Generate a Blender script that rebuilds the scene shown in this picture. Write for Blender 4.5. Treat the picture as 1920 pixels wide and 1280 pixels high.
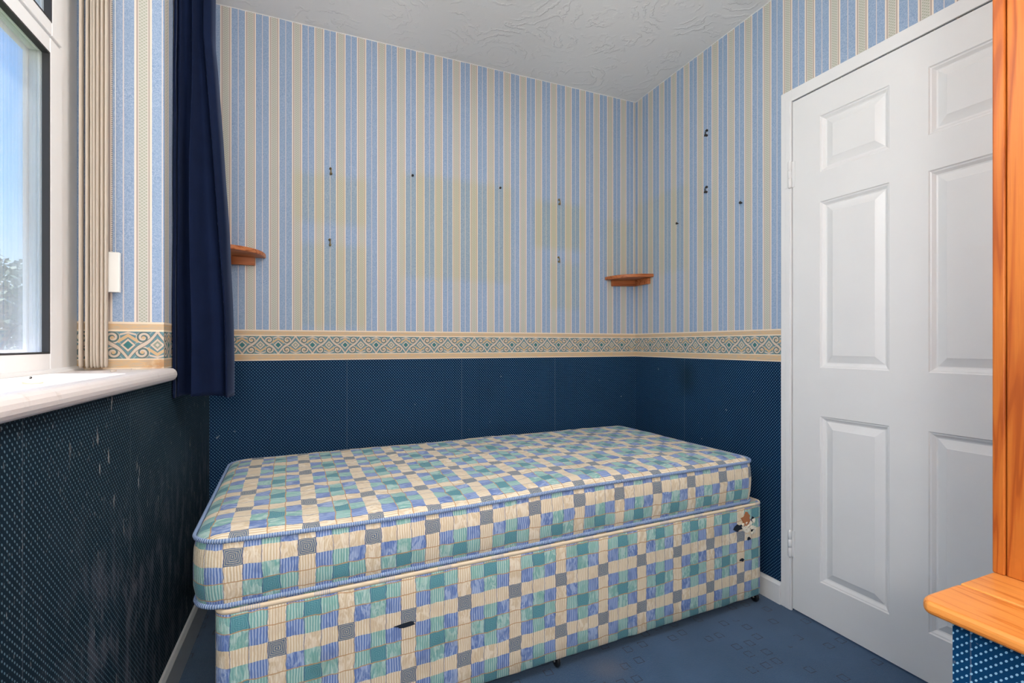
import bpy, bmesh, math, random
from mathutils import Vector, Matrix, noise as mnoise

D = bpy.data
SC = bpy.context.scene
COL = SC.collection
for o in list(D.objects):
    D.objects.remove(o, do_unlink=True)
PI = math.pi
R = math.radians

# ------------------------------------------------------------------ camera
EYE = 1.04
YAW = R(22.547)
cam = D.cameras.new('camera')
cam.sensor_width = 36.0
cam.lens = 896.0 / 1920.0 * 36.0
cam.shift_y = 6.0 / 1920.0
cam.clip_start = 0.02
cam.clip_end = 400
camo = D.objects.new('camera', cam)
camo.location = (0, 0, EYE)
camo.rotation_euler = (PI / 2, 0, -YAW)
COL.objects.link(camo)
SC.camera = camo

# ------------------------------------------------------------------ view + world + sun
SC.view_settings.view_transform = 'Standard'
SC.view_settings.look = 'None'
SC.view_settings.gamma = 1
SC.view_settings.use_curve_mapping = False
SC.view_settings.exposure = 0.0

SUN_STRENGTH = 15.0
SUN_DIR = Vector((0.30, -0.12, -1.0))
FILL_PENDANT = 31.0  # glow of the added pendant globe
FILL_FLOOR = 44.0  # glow of the added globe behind the viewer
SKY = 2.0


def lin(r, g, b):
    def f(c):
        c /= 255.0
        return c / 12.92 if c <= 0.04045 else ((c + 0.055) / 1.055) ** 2.4
    return (f(r), f(g), f(b), 1.0)


world = D.worlds.new('sky')
SC.world = world
world.use_nodes = True


# ------------------------------------------------------------------ node expressions
class G:
    """one node tree, with small helpers that write maths as nodes"""

    def __init__(self, nt):
        self.nt = nt

    def new(self, t, **kw):
        n = self.nt.nodes.new(t)
        for k, v in kw.items():
            setattr(n, k, v)
        return n

    def put(self, sock, val):
        if isinstance(val, Ex):
            self.nt.links.new(val.s, sock)
        elif hasattr(val, 'is_output'):
            self.nt.links.new(val, sock)
        else:
            sock.default_value = val

    def m(self, op, *a):
        n = self.new('ShaderNodeMath', operation=op)
        for i, x in enumerate(a):
            self.put(n.inputs[i], x)
        return Ex(self, n.outputs[0])

    def mix(self, f, a, b, blend='MIX'):
        n = self.new('ShaderNodeMix', data_type='RGBA', blend_type=blend)
        n.clamp_factor = True
        self.put(n.inputs[0], f)
        self.put(n.inputs[6], a)
        self.put(n.inputs[7], b)
        return Ex(self, n.outputs[2])

    def smooth(self, x, a, b, lo=0.0, hi=1.0):
        n = self.new('ShaderNodeMapRange', interpolation_type='SMOOTHSTEP')
        self.put(n.inputs[0], x)
        n.inputs[1].default_value = a
        n.inputs[2].default_value = b
        n.inputs[3].default_value = lo
        n.inputs[4].default_value = hi
        return Ex(self, n.outputs[0])

    def vec(self, x, y, z=0.0):
        n = self.new('ShaderNodeCombineXYZ')
        for i, q in enumerate((x, y, z)):
            self.put(n.inputs[i], q)
        return Ex(self, n.outputs[0])

    def sep(self, v):
        n = self.new('ShaderNodeSeparateXYZ')
        self.put(n.inputs[0], v)
        return [Ex(self, n.outputs[i]) for i in range(3)]

    def noise(self, v, scale, detail=2.0, rough=0.5, dist=0.0):
        n = self.new('ShaderNodeTexNoise')
        self.put(n.inputs['Vector'], v)
        n.inputs['Scale'].default_value = scale
        n.inputs['Detail'].default_value = detail
        n.inputs['Roughness'].default_value = rough
        n.inputs['Distortion'].default_value = dist
        return Ex(self, n.outputs[0])

    def rand(self, v):
        n = self.new('ShaderNodeTexWhiteNoise', noise_dimensions='3D')
        self.put(n.inputs[0], v)
        return Ex(self, n.outputs[0])

    def voronoi(self, v, scale, feature='F1'):
        n = self.new('ShaderNodeTexVoronoi', feature=feature)
        self.put(n.inputs['Vector'], v)
        n.inputs['Scale'].default_value = scale
        return Ex(self, n.outputs[0])

    def uv(self):
        n = self.new('ShaderNodeTexCoord')
        return self.sep(n.outputs['UV'])

    def obj(self):
        n = self.new('ShaderNodeTexCoord')
        return Ex(self, n.outputs['Object'])

    def band(self, x, lo, hi):
        return self.m('GREATER_THAN', x, lo) * self.m('LESS_THAN', x, hi)

    def gt(self, x, y):
        return self.m('GREATER_THAN', x, y)

    def lt(self, x, y):
        return self.m('LESS_THAN', x, y)

    def sel(self, c, a, b):       # c is 0 or 1
        return c * a + (1.0 - c) * b

    def mod(self, x, p):
        return self.m('FLOORED_MODULO', x, p)

    def box(self, u, v, u0, u1, v0, v1, s):
        return (self.smooth(u, u0 - s, u0 + s) * self.smooth(u, u1 + s, u1 - s)
                * self.smooth(v, v0 - s, v0 + s) * self.smooth(v, v1 + s, v1 - s))


class Ex:
    def __init__(self, g, s):
        self.g, self.s = g, s

    def __add__(self, o): return self.g.m('ADD', self, o)
    def __radd__(self, o): return self.g.m('ADD', o, self)
    def __sub__(self, o): return self.g.m('SUBTRACT', self, o)
    def __rsub__(self, o): return self.g.m('SUBTRACT', o, self)
    def __mul__(self, o): return self.g.m('MULTIPLY', self, o)
    def __rmul__(self, o): return self.g.m('MULTIPLY', o, self)
    def __truediv__(self, o): return self.g.m('DIVIDE', self, o)
    def abs(self): return self.g.m('ABSOLUTE', self)
    def floor(self): return self.g.m('FLOOR', self)
    def frac(self): return self.g.m('FRACT', self)
    def sin(self): return self.g.m('SINE', self)
    def max(self, o): return self.g.m('MAXIMUM', self, o)
    def min(self, o): return self.g.m('MINIMUM', self, o)
    def clamp(self): return self.g.m('MINIMUM', self.g.m('MAXIMUM', self, 0.0), 1.0)


def material(name):
    m = D.materials.new(name)
    m.use_nodes = True
    nt = m.node_tree
    b = nt.nodes['Principled BSDF']
    return m, G(nt), b


def setp(g, b, **kw):
    names = {'color': 'Base Color', 'rough': 'Roughness', 'spec': 'Specular IOR Level', 'metal': 'Metallic',
             'sheen': 'Sheen Weight', 'sheen_r': 'Sheen Roughness', 'sheen_t': 'Sheen Tint', 'coat': 'Coat Weight',
             'coat_r': 'Coat Roughness', 'normal': 'Normal', 'emit': 'Emission Color', 'emit_s': 'Emission Strength'}
    for k, v in kw.items():
        g.put(b.inputs[names[k]], v)


def bump(g, b, h, dist=0.002, strength=1.0):
    n = g.new('ShaderNodeBump')
    n.inputs['Distance'].default_value = dist
    n.inputs['Strength'].default_value = strength
    g.put(n.inputs['Height'], h)
    g.nt.links.new(n.outputs[0], b.inputs['Normal'])


def plain(name, col, rough=0.5, spec=0.5, metal=0.0):
    m, g, b = material(name)
    setp(g, b, color=col, rough=rough, spec=spec, metal=metal)
    return m


# sky: blue gradient with loose white clouds
def build_world():
    g = G(world.node_tree)
    bg = world.node_tree.nodes['Background']
    tc = g.new('ShaderNodeTexCoord')
    x, y, z = g.sep(tc.outputs['Generated'])
    e = g.m('MAXIMUM', z, 0.0)
    c = g.mix(g.smooth(e, 0.0, 0.24), lin(214, 233, 247), lin(150, 203, 246))
    c = g.mix(g.smooth(e, 0.16, 0.6), c, lin(72, 148, 240))
    v = g.vec(x / (e + 0.15), y / (e + 0.15), e * 6.0)
    n = g.noise(v, 1.1, 6.0, 0.6)
    cl = g.smooth(n, 0.54, 0.72) * g.smooth(e, 0.62, 0.05, 0.0, 0.85)
    c = g.mix(cl, c, lin(250, 250, 250))
    c = g.mix(g.smooth(z, 0.0, -0.1), c, lin(120, 135, 120))
    g.put(bg.inputs[0], c)
    bg.inputs[1].default_value = SKY


build_world()
sun = D.lights.new('sun', 'SUN')
sun.energy = SUN_STRENGTH
sun.angle = R(0.6)
sun.color = (1.0, 0.96, 0.90)
suno = D.objects.new('sun', sun)
suno.rotation_euler = SUN_DIR.to_track_quat('-Z', 'Y').to_euler()
suno.location = (-4, -6, 6)
COL.objects.link(suno)

# ------------------------------------------------------------------ room numbers (metres, floor at 0)
XL, XR, YB, YN, ZC = -0.397, 1.735, 2.30, -0.60, 2.455
WX = -0.592                     # inner face of the window
WY0, WY1 = 0.62, 1.65           # window opening along the wall
SILL, HEAD = 0.972, 2.36
BOX_X, BOX_Y, BOX_Z = 0.992, 0.458, 0.584   # papered box over the stairs
DOOR0, DOOR1, DOORZ = 0.516, 1.308, 1.992


# ------------------------------------------------------------------ materials
NAVY = ((5, 31, 61), (4, 41, 76), (98, 142, 170))
NAVY_SHADED = ((9, 29, 44), (13, 37, 51), (96, 124, 138))  # same paper darker and greyer, the left wall's shade put into the colour
NAVY_LIT = ((8, 54, 92), (5, 66, 110), (146, 190, 216))    # same paper lighter, the box's stronger light put into the colour


def wallpaper(name, s0, period, b0, stains=(), wear=0.0, seams=(), stainamt=0.6, damp=False, ink=None):
    """blue striped paper, scroll border and dotted navy paper below; UV = metres along the wall, height"""
    m, g, b = material(name)
    u, v, _ = g.uv()
    p = g.vec(u, v)
    # --- stripes
    s = g.mod(u - s0, period)
    leaf = g.noise(p, 260.0, 3.0, 0.7, 1.5)
    cloud = g.noise(p, 7.0, 2.0)
    blue = g.mix(g.smooth(leaf, 0.36, 0.64), lin(126, 151, 184), lin(172, 188, 209))
    blue = g.mix(g.smooth(cloud, 0.35, 0.7) * 0.35, blue, lin(146, 168, 194))
    dots = g.m('SINE', v * (2 * PI / 0.0090)) * g.m('SINE', (s - 0.0205) * (2 * PI / 0.0105))
    green = g.mix(g.smooth(dots, -0.2, 0.7), lin(200, 198, 188), lin(166, 171, 152))
    tan = g.mix(g.noise(p, 300.0, 1.0), lin(182, 166, 152), lin(168, 158, 154))
    cream = lin(234, 220, 206)
    c = g.mix(g.lt((s - (0.041 + period) / 2).abs(), 0.0014), blue, lin(212, 204, 202))
    c = g.mix(g.lt(s, 0.041), c, tan)
    c = g.mix(g.band(s, 0.010, 0.031), c, green)
    c = g.mix(g.lt((s - 0.0095).abs(), 0.0012) .max(g.lt((s - 0.0315).abs(), 0.0012)), c, lin(212, 203, 193))
    c = g.mix(g.lt(s, 0.0047).max(g.band(s, 0.0363, 0.041)), c, cream)
    stain = None
    for (u0, u1, v0, v1, a) in stains:
        k = g.box(u, v, u0, u1, v0, v1, 0.03) * a
        stain = k if stain is None else stain.max(k)
    blot = g.smooth(g.noise(p, 2.3, 3.0), 0.5, 0.75) * 0.12
    stain = blot if stain is None else stain.max(blot)
    c = g.mix(stain * stainamt, c, (0.97, 0.93, 0.74, 1), 'MULTIPLY')
    c = g.mix(g.gt(v + g.noise(p, 30.0) * 0.006, ZC - 0.001), c, lin(220, 220, 218))
    # --- border
    h = 0.038
    yy = (v - 1.039) / h
    t = (((u - b0) / 0.137 + 0.5).frac() - 0.5).abs()
    px = t * (0.137 / h)
    half = 0.5 * 0.137 / h
    yl = px * (2.0 / half) - 1.0 + g.m('SINE', px * (2 * PI / half)) * 0.14
    up = g.gt(yy, yl)
    dx = g.sel(up, px, half - px)
    ey = g.sel(up, yy, yy * -1.0)
    teal = g.mix(g.noise(p, 220.0, 2.0), lin(78, 124, 138), lin(122, 156, 162))
    cream2 = g.mix(g.noise(p, 240.0, 2.0), lin(222, 198, 172), lin(196, 188, 180))
    gold = lin(208, 176, 136)
    bc = teal
    dl = (yy - yl).abs()
    bc = g.mix(g.band(dl, 0.42, 0.54), bc, lin(150, 165, 165))
    sx, sy = dx - 0.93, ey - 0.55
    r = g.m('SQRT', sx * sx + sy * sy)
    th = g.m('ARCTAN2', sy, sx)
    sp = g.lt((r / 0.27 + th / (2 * PI)).frac(), 0.55)
    disc = g.lt(r, 0.46)
    bc = g.mix(disc, bc, g.mix(sp, lin(96, 118, 118), cream2))
    bc = g.mix(g.lt(r, 0.11), bc, gold)
    dm = dx / 0.44 + ey.abs() / 0.46
    bc = g.mix(g.lt(dm, 1.15), bc, lin(110, 118, 112))
    bc = g.mix(g.lt(dm, 1.05), bc, cream2)
    bc = g.mix(g.lt(dm, 0.68), bc, g.mix(up, lin(150, 156, 140), lin(70, 122, 124)))
    bc = g.mix(g.lt(dm, 0.3) * (1.0 - up), bc, cream2)
    chev = (ey - 0.72 + dx * 0.75).abs()
    bc = g.mix(g.lt(chev, 0.13) * g.lt(dx, 0.6), bc, gold)
    bc = g.mix(g.lt((ey - 0.92 + dx * 0.3).abs(), 0.07) * g.lt(dx, 0.5), bc, cream2)
    bc = g.mix(g.lt(dl, 0.20), bc, lin(120, 122, 116))
    bc = g.mix(g.lt(dl, 0.14), bc, cream2)
    streak = g.noise(g.vec(u * 40.0, v * 260.0), 1.0, 3.0)
    strip = g.mix(g.smooth(streak, 0.35, 0.65), lin(216, 180, 136), lin(196, 178, 154))
    bc = g.mix(g.gt(v, 1.077).max(g.lt(v, 1.001)), bc, strip)
    line = g.gt(v, 1.0985).max(g.band(v, 1.077, 1.082)).max(g.band(v, 0.9975, 1.001)).max(g.lt(v, 0.9757))
    bc = g.mix(line, bc, lin(234, 216, 192))
    c = g.mix(g.lt(v, 1.104), c, bc)
    if damp:        # brown damp mark at the foot of the reveal's outer corner
        k = g.smooth(u, -0.47, -0.40) * g.smooth(v, 1.02, 0.98) * g.smooth(g.noise(p, 40.0, 3.0), 0.35, 0.6)
        c = g.mix(k * 0.8, c, lin(176, 128, 84))
    # --- dotted navy
    ink = ink or (NAVY if wear <= 0 else NAVY_SHADED)
    gx, gz = 0.0122, 0.0134
    navy = g.mix(g.noise(p, 3.0, 2.0), lin(*ink[0]), lin(*ink[1]))

    def lattice(ou, ov):
        a = (((u + ou) / gx).frac() - 0.5) * gx
        w = (((v + ov) / gz).frac() - 0.5) * gz
        q = a + w * 0.35
        return g.m('SQRT', q * q + w * w * 0.55)
    dd = lattice(0.0, 0.0).min(lattice(gx / 2, gz / 2))
    dk = g.mix(g.lt(dd, 0.00165), navy, lin(*ink[2]))
    for q in seams:
        wob = g.noise(g.vec(0.0, v * 8.0), 3.0) * 0.002
        dk = g.mix(g.lt((u - q + wob).abs(), 0.0009) * 0.22, dk, lin(150, 160, 170))
    if wear > 0:
        fr = g.noise(g.vec(u * 70.0, v * 9.0), 1.0, 3.0, 0.6)
        mk = g.smooth(fr, 0.655, 0.69) * g.smooth(g.noise(p, 2.6, 2.0), 0.42, 0.58)
        dk = g.mix(mk * wear, dk, lin(176, 172, 168))
        fine = g.noise(g.vec(u * 320.0, v * 60.0), 1.0, 2.0, 0.6)
        dk = g.mix(g.smooth(fine, 0.665, 0.71) * wear * 0.7, dk, lin(170, 172, 176))
        scuff = g.noise(g.vec(u * 26.0, v * 8.0), 1.0, 4.0, 0.65) 
        zone = g.smooth(v, 0.78, 0.45) * g.smooth(u, 0.9, 1.3)
        dk = g.mix(g.smooth(scuff, 0.45, 0.66) * zone * wear * 0.45, dk, lin(118, 120, 132))
        rub = g.smooth(g.noise(p, 3.2, 2.0), 0.5, 0.8)
        dk = g.mix(rub * wear * 0.25, dk, lin(70, 84, 96))
    else:
        fr = g.noise(g.vec(u * 34.0, v * 30.0), 1.0, 3.0, 0.6)
        mk = g.smooth(fr, 0.70, 0.73) * g.smooth(g.noise(p, 4.0, 1.0), 0.45, 0.6)
        dk = g.mix(mk * 0.6, dk, lin(150, 160, 166))
        dirty = g.box(u, v, 1.84, 1.93, 0.80, 0.95, 0.06)
        dk = g.mix(dirty * 0.6, dk, lin(16, 36, 44))
    c = g.mix(g.lt(v, 0.9716), c, dk)
    setp(g, b, color=c, rough=0.7, spec=0.12)
    bump(g, b, leaf, 0.0006, 0.5)
    return m


def check_fabric(name):
    m, g, b = material(name)
    u, v, _ = g.uv()
    p = g.vec(u, v)
    c = 0.0408
    wu = u + (g.noise(p, 30.0, 3.0) - 0.5) * 0.011
    wv = v + (g.noise(g.vec(u + 3.0, v), 30.0, 3.0) - 0.5) * 0.009
    iu, iv = g.mod((wu / c).floor(), 4.0), g.mod((wv / c).floor(), 4.0)
    uC, vC = g.lt(iu, 0.5), g.lt(iv, 0.5)
    uB, vB = g.lt((iu - 2.0).abs(), 0.5), g.lt((iv - 2.0).abs(), 0.5)
    nC, nB = uC + vC, uB + vB
    fu, fv = (wu / c).frac() - 0.5, (wv / c).frac() - 0.5
    rnd = g.rand(g.vec((wu / c).floor(), (wv / c).floor(), 3.0))
    # wood-grain moire running along v
    warp = g.noise(g.vec(u * 34.0, v * 20.0, rnd * 9.0), 1.0, 2.0, 0.5)
    striped = g.gt(rnd, 0.42)                      # some checks are combed with fine lines, others have broad watery moire
    gr = g.m('SINE', (u * (2 * PI / 0.0066)) + warp * g.sel(striped, 6.0, 20.0))
    grain = g.smooth(gr, -0.6, 0.7)
    moire = g.smooth(g.noise(g.vec(u * 70.0, v * 26.0, rnd * 7.0), 1.0, 3.0, 0.6, 1.0), 0.44, 0.56)
    grain = g.sel(striped, grain, grain * 0.35 + moire * 0.65)
    knot = g.smooth(g.noise(g.vec(u * 46.0, v * 22.0, rnd * 5.0), 1.0, 2.0), 0.5, 0.62)
    blue = g.mix(grain, lin(98, 128, 190), lin(174, 192, 222))
    blue = g.mix(knot * 0.45, blue, lin(84, 112, 176))
    green = g.mix(grain, lin(122, 178, 174), lin(190, 217, 209))
    green = g.mix(knot * 0.4, green, lin(124, 180, 168))
    cream = g.mix(grain, lin(219, 199, 164), lin(245, 234, 214))
    cream = g.mix(knot * 0.35, cream, lin(216, 196, 166))
    ring = g.m('MAXIMUM', fu.abs(), fv.abs())
    rg = g.gt(g.m('SINE', ring * 62.0), 0.1)
    teal = g.mix(rg, lin(74, 138, 152), lin(110, 164, 172))
    square = g.mix(rg, lin(82, 104, 136), lin(178, 178, 164))
    col = blue
    col = g.mix(g.gt(nB, 0.5), col, green)
    col = g.mix(g.gt(nB, 1.5), col, teal)
    col = g.mix(g.gt(nC, 0.5), col, cream)
    col = g.mix(g.gt(nC, 1.5), col, square)
    lw = (wu / c + 0.5).frac() - 0.5
    col = g.mix(g.lt(lw.abs(), 0.024) * 0.62, col, lin(62, 84, 134))
    lv = g.mod(wv / c, 4.0)
    w2 = (g.noise(g.vec(u * 20.0, v * 3.0), 1.0) - 0.5) * 0.25
    ol = g.lt((lv - 2.0 + w2).abs(), 0.032).max(g.lt((lv - 3.0 + w2).abs(), 0.032))
    col = g.mix(ol * 0.9, col, lin(196, 152, 106))
    dirt = g.smooth(g.noise(p, 5.0, 4.0, 0.6), 0.55, 0.8)
    col = g.mix(dirt * 0.35, col, lin(170, 150, 122), 'MULTIPLY')
    setp(g, b, color=col, rough=0.75, spec=0.2, sheen=0.15)
    weave = g.noise(p, 34.0, 3.0, 0.6) * 0.7 + gr * 0.05
    bump(g, b, weave, 0.006, 0.6)
    return m


def pine(name, c1, c2, c3, axis='z', scale=1.0, rough=0.35):
    m, g, b = material(name)
    x, y, z = g.sep(g.obj())
    if axis == 'z':
        a, q, w = x, y, z
    elif axis == 'y':
        a, q, w = x, z, y
    else:
        a, q, w = y, z, x
    v = g.vec(a * 9.0 * scale, q * 9.0 * scale, w * 0.75 * scale)
    n = g.noise(v, 1.0, 3.0, 0.5, 1.2)
    rings = g.m('SINE', n * 46.0)
    fine = g.noise(g.vec(a * 420.0, q * 420.0, w * 9.0), 1.0, 2.0)
    c = g.mix(g.smooth(rings, 0.0, 1.0), c1, c2)
    c = g.mix(g.smooth(rings, 0.86, 1.0) * 0.6, c, c3)
    c = g.mix(g.smooth(fine, 0.45, 0.75) * 0.25, c, c3)
    kn = g.voronoi(g.vec(a * 4.0, q * 4.0, w * 1.6), 1.0)
    c = g.mix(g.smooth(kn, 0.085, 0.04), c, lin(96, 46, 18))
    patch = g.noise(g.vec(a * 5.0, q * 5.0, w * 2.2), 1.0, 2.0)
    c = g.mix(g.smooth(patch, 0.4, 0.75) * 0.35, c, c3)
    setp(g, b, color=c, rough=rough, spec=0.25, coat=0.06, coat_r=0.35)
    bump(g, b, rings * 0.2 + fine, 0.0006, 0.4)
    return m


def build_materials():
    M = {}
    M['paper_back'] = wallpaper('striped_paper_back', -0.1778, 0.0904, -0.2786,
                                [(-0.08, 0.235, 1.585, 1.80, .8), (-0.06, 0.235, 1.12, 1.49, .8),
                                 (0.39, 0.955, 1.36, 1.86, .85), (1.08, 1.385, 1.56, 1.81, 1.0),
                                 (1.17, 1.37, 1.235, 1.485, .7), (1.52, 1.74, 1.42, 1.75, .7)],
                                0.0, (0.1415, 0.684, 1.2082), 0.75)
    M['paper_right'] = wallpaper('striped_paper_right', 1.516 - 0.0205, 0.0926, 1.483,
                                 [(1.88, 2.3, 1.42, 1.85, .8), (1.70, 1.80, 1.45, 1.75, .5)], 0.0, (1.902,))
    M['paper_reveal'] = wallpaper('striped_paper_reveal', -0.4662, 0.0904, -0.4805, (), 0.0, (), 0.2, True)
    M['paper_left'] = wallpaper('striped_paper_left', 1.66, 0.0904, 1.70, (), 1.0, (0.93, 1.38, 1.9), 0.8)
    M['paper_box'] = wallpaper('dotted_paper_box', 0.0, 0.0904, 0.0, (), 0.0, (0.435,), ink=NAVY_LIT)
    M['fabric'] = check_fabric('check_fabric')
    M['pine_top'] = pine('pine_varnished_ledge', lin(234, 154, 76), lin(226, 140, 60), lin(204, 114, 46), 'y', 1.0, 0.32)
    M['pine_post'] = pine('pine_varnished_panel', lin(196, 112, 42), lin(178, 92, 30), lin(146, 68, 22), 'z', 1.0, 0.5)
    M['pine_shelf'] = pine('pine_dark_shelf', lin(196, 120, 74), lin(176, 98, 54), lin(128, 64, 32), 'x', 1.4, 0.4)

    m, g, b = material('white_gloss_paint')
    v = g.obj()
    setp(g, b, color=g.mix(g.noise(v, 6.0, 3.0), lin(226, 226, 226), lin(234, 234, 233)), rough=0.38, spec=0.45)
    bump(g, b, g.noise(v, 90.0, 2.0), 0.0004, 0.4)
    M['white'] = m
    m, g, b = material('sill_gloss_paint')
    v = g.obj()
    dirt = g.smooth(g.noise(v, 24.0, 4.0, 0.65), 0.6, 0.75)
    setp(g, b, color=g.mix(dirt * 0.35, lin(236, 228, 224), lin(198, 180, 166)), rough=0.4, spec=0.45)
    bump(g, b, g.noise(v, 60.0, 3.0), 0.0012, 0.6)
    M['sill'] = m
    m, g, b = material('white_upvc')
    v = g.obj()
    setp(g, b, color=g.mix(g.smooth(g.noise(v, 9.0, 4.0), 0.62, 0.8) * 0.4, lin(248, 248, 248), lin(226, 220, 208)), rough=0.3, spec=0.5)
    M['upvc'] = m
    M['gasket'] = plain('black_gasket', lin(46, 46, 48), 0.6)
    M['black'] = plain('black_plastic', lin(20, 20, 22), 0.4)
    M['steel'] = plain('zinc_steel', lin(170, 168, 162), 0.35, 0.5, 0.9)
    M['brass'] = plain('tarnished_brass', lin(150, 132, 96), 0.4, 0.5, 0.8)
    M['darkmetal'] = plain('dark_metal', lin(52, 46, 42), 0.5, 0.5, 0.4)
    M['plastic'] = plain('white_plastic', lin(236, 236, 232), 0.4)
    M['cream_plastic'] = plain('cream_plastic', lin(214, 210, 200), 0.4)

    # ceiling: swirled plaster
    m, g, b = material('swirl_plaster')
    x, y, z = g.sep(g.obj())
    p = g.vec(x, y)
    cell = g.new('ShaderNodeTexVoronoi', feature='F1')
    g.put(cell.inputs['Vector'], p)
    cell.inputs['Scale'].default_value = 3.6
    dist = Ex(g, cell.outputs['Distance'])
    nz = g.noise(p, 16.0, 3.0, 0.6)
    sw = g.m('SINE', dist * 46.0 + nz * 13.0)
    hgt = g.smooth(sw, 0.2, 1.0) * g.smooth(g.noise(p, 7.0, 2.0), 0.42, 0.62) + g.noise(p, 120.0, 2.0) * 0.15
    setp(g, b, color=lin(233, 233, 232), rough=0.75, spec=0.2)
    bump(g, b, hgt, 0.0032, 0.55)
    M['ceiling'] = m

    # carpet: blue with small carved squares
    m, g, b = material('blue_carpet')
    x, y, z = g.sep(g.obj())
    p = g.vec(x, y)
    pile = g.noise(p, 420.0, 2.0)
    big = g.noise(p, 5.0, 3.0)
    c = g.mix(pile, lin(25, 60, 92), lin(54, 92, 127))
    c = g.mix(g.smooth(big, 0.35, 0.7) * 0.5, c, lin(58, 92, 128))
    cs = 0.060
    wx = x + (g.noise(p, 30.0) - 0.5) * 0.004
    wy = y + (g.noise(g.vec(x, y, 4.0), 30.0) - 0.5) * 0.004
    ix, iy = (wx / cs).floor(), (wy / cs).floor()
    rr = g.rand(g.vec(ix, iy, 1.0))
    clump = g.smooth(g.noise(p, 4.0, 1.0), 0.45, 0.55)
    ox = (g.rand(g.vec(ix, iy, 2.0)) - 0.5) * 0.3
    oy = (g.rand(g.vec(ix, iy, 5.0)) - 0.5) * 0.3
    q = ((wx / cs).frac() - 0.5 + ox).abs().max(((wy / cs).frac() - 0.5 + oy).abs())
    sq = g.band(q, 0.19, 0.24) * g.gt(rr + clump * 0.35, 0.78)
    sq = sq * g.gt(g.noise(p, 90.0), 0.40)
    c = g.mix(sq * 0.9, c, lin(12, 32, 58))
    stain = g.box(x, y, 0.82, 0.92, 1.26, 1.34, 0.05)
    c = g.mix(stain * 0.35, c, lin(120, 112, 110))
    setp(g, b, color=c, rough=0.95, spec=0.05, sheen=0.25)
    bump(g, b, pile - sq * 1.5, 0.004, 0.7)
    M['carpet'] = m

    # velvet
    m, g, b = material('navy_velvet')
    v = g.obj()
    f = g.noise(v, 18.0, 3.0)
    setp(g, b, color=g.mix(f, lin(12, 22, 45), lin(19, 31, 61)), rough=0.85, spec=0.1, sheen=0.6, sheen_r=0.3,
         sheen_t=lin(120, 134, 165))
    bump(g, b, g.noise(v, 300.0, 2.0), 0.0006, 0.5)
    M['velvet'] = m

    # blind fabric
    m, g, b = material('cream_blind_fabric')
    x, y, z = g.sep(g.obj())
    n = g.noise(g.vec(x * 200.0, y * 200.0, z * 3.0), 1.0, 2.0)
    dirt = g.smooth(z + n * 0.05, 1.08, 1.0)
    setp(g, b, color=g.mix(dirt * 0.55, lin(247, 244, 240), lin(212, 188, 160)), rough=0.8, spec=0.15)
    tr = g.new('ShaderNodeBsdfTranslucent')
    tr.inputs[0].default_value = lin(246, 242, 234)
    mx = g.new('ShaderNodeMixShader')
    mx.inputs[0].default_value = 0.5
    out = g.nt.nodes['Material Output']
    g.nt.links.new(b.outputs[0], mx.inputs[1])
    g.nt.links.new(tr.outputs[0], mx.inputs[2])
    g.nt.links.new(mx.outputs[0], out.inputs[0])
    M['vane'] = m

    # dusty window glass
    m, g, b = material('dusty_glass')
    v = g.obj()
    tp = g.new('ShaderNodeBsdfTransparent')
    gl = g.new('ShaderNodeBsdfGlossy')
    gl.inputs['Roughness'].default_value = 0.02
    du = g.new('ShaderNodeBsdfTranslucent')
    du.inputs[0].default_value = (0.85, 0.9, 1.0, 1)
    m1 = g.new('ShaderNodeMixShader')
    m2 = g.new('ShaderNodeMixShader')
    x, y, z = g.sep(v)
    sm = g.noise(g.vec(x * 5.0, y * 14.0, z * 3.0), 1.0, 4.0, 0.6)
    g.put(m1.inputs[0], g.smooth(sm, 0.35, 0.75, 0.03, 0.14) + g.smooth(z, 0.55, 0.0, 0.0, 0.10))
    g.nt.links.new(tp.outputs[0], m1.inputs[1])
    g.nt.links.new(du.outputs[0], m1.inputs[2])
    fr = g.new('ShaderNodeFresnel')
    fr.inputs[0].default_value = 1.45
    g.put(m2.inputs[0], Ex(g, fr.outputs[0]) * 0.6)
    g.nt.links.new(m1.outputs[0], m2.inputs[1])
    g.nt.links.new(gl.outputs[0], m2.inputs[2])
    g.nt.links.new(m2.outputs[0], g.nt.nodes['Material Output'].inputs[0])
    M['glass'] = m

    # mattress piping tape: blue with ribs (UV.x runs along the tape)
    m, g, b = material('ribbed_blue_tape')
    u, v, _ = g.uv()
    rib = g.m('SINE', u * (2 * PI / 0.0058))
    setp(g, b, color=g.mix(g.smooth(rib, -0.2, 0.7), lin(122, 150, 198), lin(182, 200, 226)), rough=0.6, spec=0.2)
    bump(g, b, rib, 0.0016, 0.6)
    M['tape'] = m

    m, g, b = material('fill_pendant_glass')  # glowing globe added above the view as fill
    setp(g, b, color=(0.9, 0.88, 0.84, 1), rough=0.4, emit=(1.0, 0.984, 0.955, 1), emit_s=FILL_PENDANT)
    M['lamp'] = m
    m, g, b = material('fill_floor_glass')  # second glowing globe, added behind the camera as fill
    setp(g, b, color=(0.9, 0.9, 0.9, 1), rough=0.4, emit=(1.0, 0.984, 0.955, 1), emit_s=FILL_FLOOR)
    M['fill_rear'] = m
    m, g, b = material('tree_leaf')
    n = g.noise(g.obj(), 2.0, 2.0)
    setp(g, b, color=g.mix(n, lin(86, 108, 92), lin(128, 148, 128)), rough=0.6, spec=0.2)
    M['leaf'] = m
    M['bark'] = plain('bark', lin(86, 72, 60), 0.9)
    m, g, b = material('lawn')
    setp(g, b, color=g.mix(g.noise(g.obj(), 1.2, 4.0), lin(74, 98, 56), lin(104, 118, 76)), rough=0.9, spec=0.1)
    M['lawn'] = m
    M['board'] = plain('bare_hardboard', lin(178, 116, 74), 0.8)
    M['stuffing'] = plain('white_stuffing', lin(232, 226, 210), 0.95, 0.1)
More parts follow.
